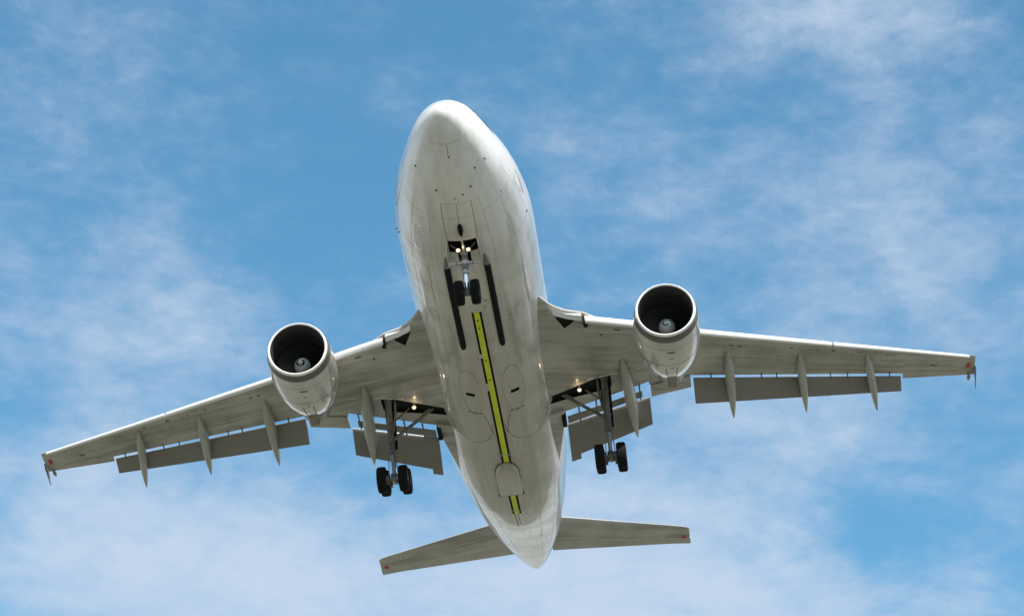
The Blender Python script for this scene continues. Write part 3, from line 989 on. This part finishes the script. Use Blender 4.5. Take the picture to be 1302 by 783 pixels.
    b.loft(rings); b.build('pylon', M['nacelle'], nac)
    return nac
for s in (-1, 1):
    build_engine(s)

# ------------------------------------------------------------------ landing gear
def wheel_mesh(b, c, r, w):
    hw = w / 2
    b.mi = 0
    prof = [(-hw * .80, r * .56), (-hw * .98, r * .70), (-hw, r * .80), (-hw * .93, r * .91), (-hw * .72, r * .98), (-hw * .35, r * 1.0), (-hw * .33, r * .985), (-hw * .27, r * .985), (-hw * .25, r * 1.0), (-.02 * w, r * 1.0), (0, r * .985), (.02 * w, r * 1.0), (hw * .25, r * 1.0), (hw * .27, r * .985), (hw * .33, r * .985), (hw * .35, r * 1.0), (hw * .72, r * .98), (hw * .93, r * .91), (hw, r * .80), (hw * .98, r * .70), (hw * .80, r * .56)]
    b.lathe(prof, c, 'X', 40, False)
    b.mi = 1
    for sg in (-1, 1):
        b.lathe([(sg * hw * .80, r * .57), (sg * hw * .84, r * .52), (sg * hw * .5, r * .46), (sg * hw * .45, r * .2), (sg * hw * .7, r * .18), (sg * hw * .72, .01)], c, 'X', 32, False)
def main_gear(s):
    top = Vector((s * 4.83, 20.66, -1.12)); bog = Vector((s * 4.80, 21.35, -4.90))
    d = (bog - top)
    P = lambda u, dx=0, dy=0: top + d * u + Vector((s * dx, dy, 0))
    b = MB()
    b.tube([P(-.02), P(.05), P(.06), P(.62), P(.63), P(.68), P(.685)], [.17, .17, .145, .145, .17, .17, .10], 20)
    b.tube([P(.03, .0, -.20), P(.30, .02, -.16), P(.55, .0, -.15)], [.055, .06, .05], 12)      # hydraulic line tube
    b.tube([P(.02, -.30), P(.2, -.28), P(.42, -.14)], [.06, .06, .05], 12)
    for u in (.18, .33, .48):
        b.tube([P(u - .012), P(u + .012)], .168, 20)
    b.tube([P(.66, -.22), P(.66, .22)], .05, 10)
    b.tube([P(.66, 0, -.22), P(.66, 0, .2)], .05, 10)
    g = b.build('main_landing_gear', M['strut'], plane)
    b = MB(); b.tube([P(.68), P(.93)], .088, 18); b.build('oleo_piston', M['piston'], g)
    b = MB()
    for sg in (-1, 1):
        b.tube([P(.66, sg * .09, .16), P(.79, sg * .05, .46), P(.795, 0, .47), P(.93, sg * .08, .16)], [.03, .035, .035, .03], 8)
        b.tube([P(.70, sg * .16, -.1), P(.95, sg * .2, -.2)], [.02, .02], 6)
    b.build('torque_link', M['strut'], g)
    # leg door beside the strut (dark inner face)
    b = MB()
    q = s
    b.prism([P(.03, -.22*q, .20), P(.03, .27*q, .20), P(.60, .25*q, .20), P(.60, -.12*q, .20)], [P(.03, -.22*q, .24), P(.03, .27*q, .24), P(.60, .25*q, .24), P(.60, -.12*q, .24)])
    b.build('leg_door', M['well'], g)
    # side stay and retraction jack
    b = MB()
    b.tube([Vector((s * 2.92, 21.35, -1.50)), P(.50, -.12, .05)], [.075, .075], 12)
    b.tube([P(.50, -.2, .05), P(.50, .02, 0)], [.10, .10], 10)
    b.tube([Vector((s * 3.02, 21.3, -1.56)), Vector((s * 3.35, 21.27, -1.80))], [.10, .10], 10)
    b.build('side_stay', M['strut'], g)
    b = MB()
    b.tube([Vector((s * 3.95, 21.2, -1.45)), P(.30, -.12, .05)], [.04, .035], 10)
    b.build('lock_stay', M['strut'], g)
    # bogie: nose-down tilt
    tilt = R(21); ax = Vector((0, math.cos(tilt), math.sin(tilt)))
    b = MB()
    b.tube([bog - ax * .80, bog - ax * .3, bog + ax * .3, bog + ax * .80], [.10, .14, .14, .10], 16)
    b.tube([P(.92), bog + Vector((0, 0, -.06))], [.15, .17], 16)
    for e in (-1, 1):
        cc = bog + ax * (.70 * e)
        b.tube([cc - Vector((.62, 0, 0)), cc + Vector((.62, 0, 0))], .075, 12)
        for q in (-.26, .26):
            b.tube([cc + Vector((q - .10, 0, 0)), cc + Vector((q + .10, 0, 0))], .21, 18)
    b.build('bogie_beam', M['strut'], g)
    for e in (-1, 1):
        for q in (-1, 1):
            cc = bog + ax * (.70 * e) + Vector((q * .475, 0, 0))
            b = MB(); wheel_mesh(b, cc, .585, .42); b.build('wheel', [M['black'], M['hub']], g)
for s in (-1, 1):
    main_gear(s)

def nose_gear():
    top = Vector((0, 6.28, -2.55)); ax = Vector((0, 6.66, -4.47)); d = ax - top
    P = lambda u, dx=0, dy=0: top + d * u + Vector((dx, dy, 0))
    b = MB()
    b.tube([P(0), P(.30), P(.31), P(.40), P(.41), P(.56), P(.565), P(.60), P(.605)], [.10, .10, .14, .14, .115, .115, .14, .14, .09], 18)
    for sg in (-1, 1):
        b.tube([P(.36, sg * .05), P(.36, sg * .16), P(.36, sg * .17), P(.36, sg * .56), P(.36, sg * .565), P(.36, sg * .63)], [.10, .10, .07, .07, .05, .05], 12)
        b.tube([P(.42, sg * .08, -.02), P(.44, sg * .45, -.02)], [.035, .035], 8)
        b.tube([P(.47, sg * .13), P(.62, sg * .12)], [.03, .03], 8)
    b.tube([P(.20, 0, -.10), Vector((0.02, 5.7, -2.83)), Vector((.02, 5.1, -2.96))], [.05, .045, .035], 10)
    b.box(P(.17, 0, -.10), (.30, .12, .12), bev=.02)
    g = b.build('nose_landing_gear', M['gearwhite'], plane)
    b = MB(); b.tube([P(.60), P(.93)], .085, 18); b.build('oleo_piston', M['chrome'], g)
    b = MB()
    for sg in (-1, 1):
        b.tube([P(.56, sg * .08, .10), P(.76, sg * .05, .36), P(.95, sg * .07, .08)], [.025, .03, .025], 8)
    b.build('torque_link', M['strut'], g)
    b = MB(); b.tube([P(1, -.46), P(1, .46)], .06, 12); b.tube([P(.90), P(1.04)], [.11, .12], 14)
    b.box(P(1.02), (.24, .2, .16), bev=.03); b.build('axle', M['strut'], g)
    for q in (-1, 1):
        b = MB(); wheel_mesh(b, ax + Vector((q * .325, 0, 0)), .51, .37); b.build('wheel', [M['black'], M['hub']], g)
    b = MB()
    for u in (.30, .405, .50, .585):
        b.tube([P(u - .008), P(u + .008)], .148, 16)
    b.box(P(.44, 0, -.12), (.20, .06, .20), bev=.015); b.box(P(.27, 0, -.10), (.13, .05, .16), bev=.015)
    for sg in (-1, 1):
        b.tube([P(.36, sg * .30), P(.36, sg * .33)], .085, 12)
        b.tube([P(.2, sg * .11, -.05), P(.4, sg * .17, -.06), P(.58, sg * .10, -.06)], .014, 6)
        b.tube([P(.58, sg * .09, -.06), P(.8, sg * .13, -.05), P(1, sg * .10, -.04)], .012, 6)
    b.build('collar', M['strut'], g)
    b = MB(); b.tube([Vector((-.30, 6.06, -2.86)), Vector((.30, 6.06, -2.86))], .03, 8)
    for sg in (-1, 1):
        b.tube([P(.14, sg * .04), Vector((sg * .50, 5.95, -2.62))], [.035, .035], 8)
    b.build('lamp_bracket', M['strut'], g)
    ld = bpy.data.lights.new('lamp_light', 'POINT'); ld.energy = 0.9; ld.color = (1, .72, .45); ld.shadow_soft_size = .08
    lo = bpy.data.objects.new('lamp_light', ld); COL.objects.link(lo); lo.parent = g; lo.location = (0, 5.80, -2.93)
    for q in (-1, 1):
        c0 = (q * .205, 5.98, -2.90)
        b = MB()
        b.lathe([(.11, .03), (.07, .075), (0, .095), (-.015, .095)], c0, 'Y', 20)
        o = b.build('taxi_light', M['lampbody'], g)
        l = MB(); l.lathe([(-.016, .082), (-.035, .07), (-.05, .04)], c0, 'Y', 20)
        append_mb(o, l, [M['lamp']])
nose_gear()

# ------------------------------------------------------------------ tailplane
def TZ(x): return 1.2 + .105 * abs(x)
def tailplane(s):
    b = MB(); rings = []
    def le(x): return 39.55 + (43.45 - 39.55) * (x - 1.85) / (8.03 - 1.85)
    def hinge(x): return 41.95 + (44.68 - 41.95) * (x - 1.4) / (8.05 - 1.4)
    def te(x): return 43.0 + (45.36 - 43.0) * (x - .95) / (8.12 - .95)
    for x in (0.8, 2, 3.5, 5, 6.5, 7.6, 7.95, 8.08):
        l = le(x) + (.05 if x > 7.9 else 0) + (.12 if x > 8.0 else 0); h = hinge(x) - .015; c = te(x) - l
        r = []
        for y, z in foil(c, .10 if x < 8 else .07, 18):
            if y > h - l:
                continue
            r.append((y, z))
        # constant vertex count: resample by fraction up to the hinge
        q = []
        for i in range(13):
            u = .5 * (1 - math.cos(math.pi * i / 12)) * (h - l) / c
            yt = 5 * (.10 if x < 8 else .06) * (.2969 * math.sqrt(u) - .126 * u - .3516 * u * u + .2843 * u ** 3 - .1036 * u ** 4) * c
            q.append((u * c, yt))
        ring = [(s * x, l + y, TZ(x) + z + .06) for y, z in q[::-1]] + [(s * x, l + y, TZ(x) - z + .06) for y, z in q[1:]]
        rings.append(ring)
    b.loft(rings)
    tp = b.build('tailplane', M['wing'], plane)
    t = MB(); x = 2.1
    def low(x, f):
        l = le(x); c = te(x) - l; u = f * (hinge(x) - l) / c
        yt = 5 * .10 * (.2969 * math.sqrt(u) - .126 * u - .3516 * u * u + .2843 * u ** 3 - .1036 * u ** 4) * c
        return Vector((s * x, l + u * c, TZ(x) - yt + .06))
    while x < 6.9:
        p = low(x, .40); q = low(x + .085, .40); e = Vector((0, .045, -.002)); o = Vector((0, 0, -.004)); d = Vector((0, 0, .02))
        qd = [p - e + o, q - e + o, q + e + o, p + e + o]
        t.prism(qd, [v + d for v in qd]); x += .17
    x = 1.6
    while x < 7.6:
        p = low(x, .985); q = low(x + .4, .985); e = Vector((0, .016, -.001)); o = Vector((0, 0, -.004)); d = Vector((0, 0, .02))
        qd = [p - e + o, q - e + o, q + e + o, p + e + o]
        t.prism(qd, [v + d for v in qd]); x += .4
    append_mb(tp, t, [M['seam_and_highlight']])
    b = MB(); rings = []
    for x in (1.0, 3, 5, 7, 8.05, 8.10):
        h = hinge(x) - .008; e = te(x) + (.08 if x > 8 else 0); th = .098 * (e - h)
        z0 = TZ(x) + .06
        rings.append([(s * x, h, z0 + th), (s * x, h - .01, z0), (s * x, h, z0 - th), (s * x, h + (e - h) * .5, z0 - th * .75), (s * x, e, z0 - .012), (s * x, e, z0 + .008), (s * x, h + (e - h) * .5, z0 + th * .6)])
    b.loft(rings); b.build('elevator', M['fairing'], tp)  # paler grey puts the sky's reflection into the elevator colour
    b = MB(); px, py = s * 7.80, 44.36; pz = TZ(7.80) + .06 - .085
    b.loft([[(px + .13 * r * math.cos(a * math.pi / 10), py + .17 * r * math.sin(a * math.pi / 10), pz - d + .1 * s * .13 * r * math.cos(a * math.pi / 10)) for a in range(20)] for r, d in ((1, -.06), (1, .02), (.85, .055), (.5, .075), (.15, .08))])
    b.build('tip_lamp', M['red'], tp)
for s in (-1, 1):
    tailplane(s)

# ------------------------------------------------------------------ place the aircraft in the air
RA = Matrix(((0.993418738, 0.090782554, -0.069840815), (-0.087409297, 0.994920249, 0.049933091), (0.074019094, -0.043499732, 0.996307657)))
m4 = RA.to_4x4(); m4.translation = Vector((-2.688167, 96.078609, 59.100719 + 1.7))
plane.matrix_world = m4
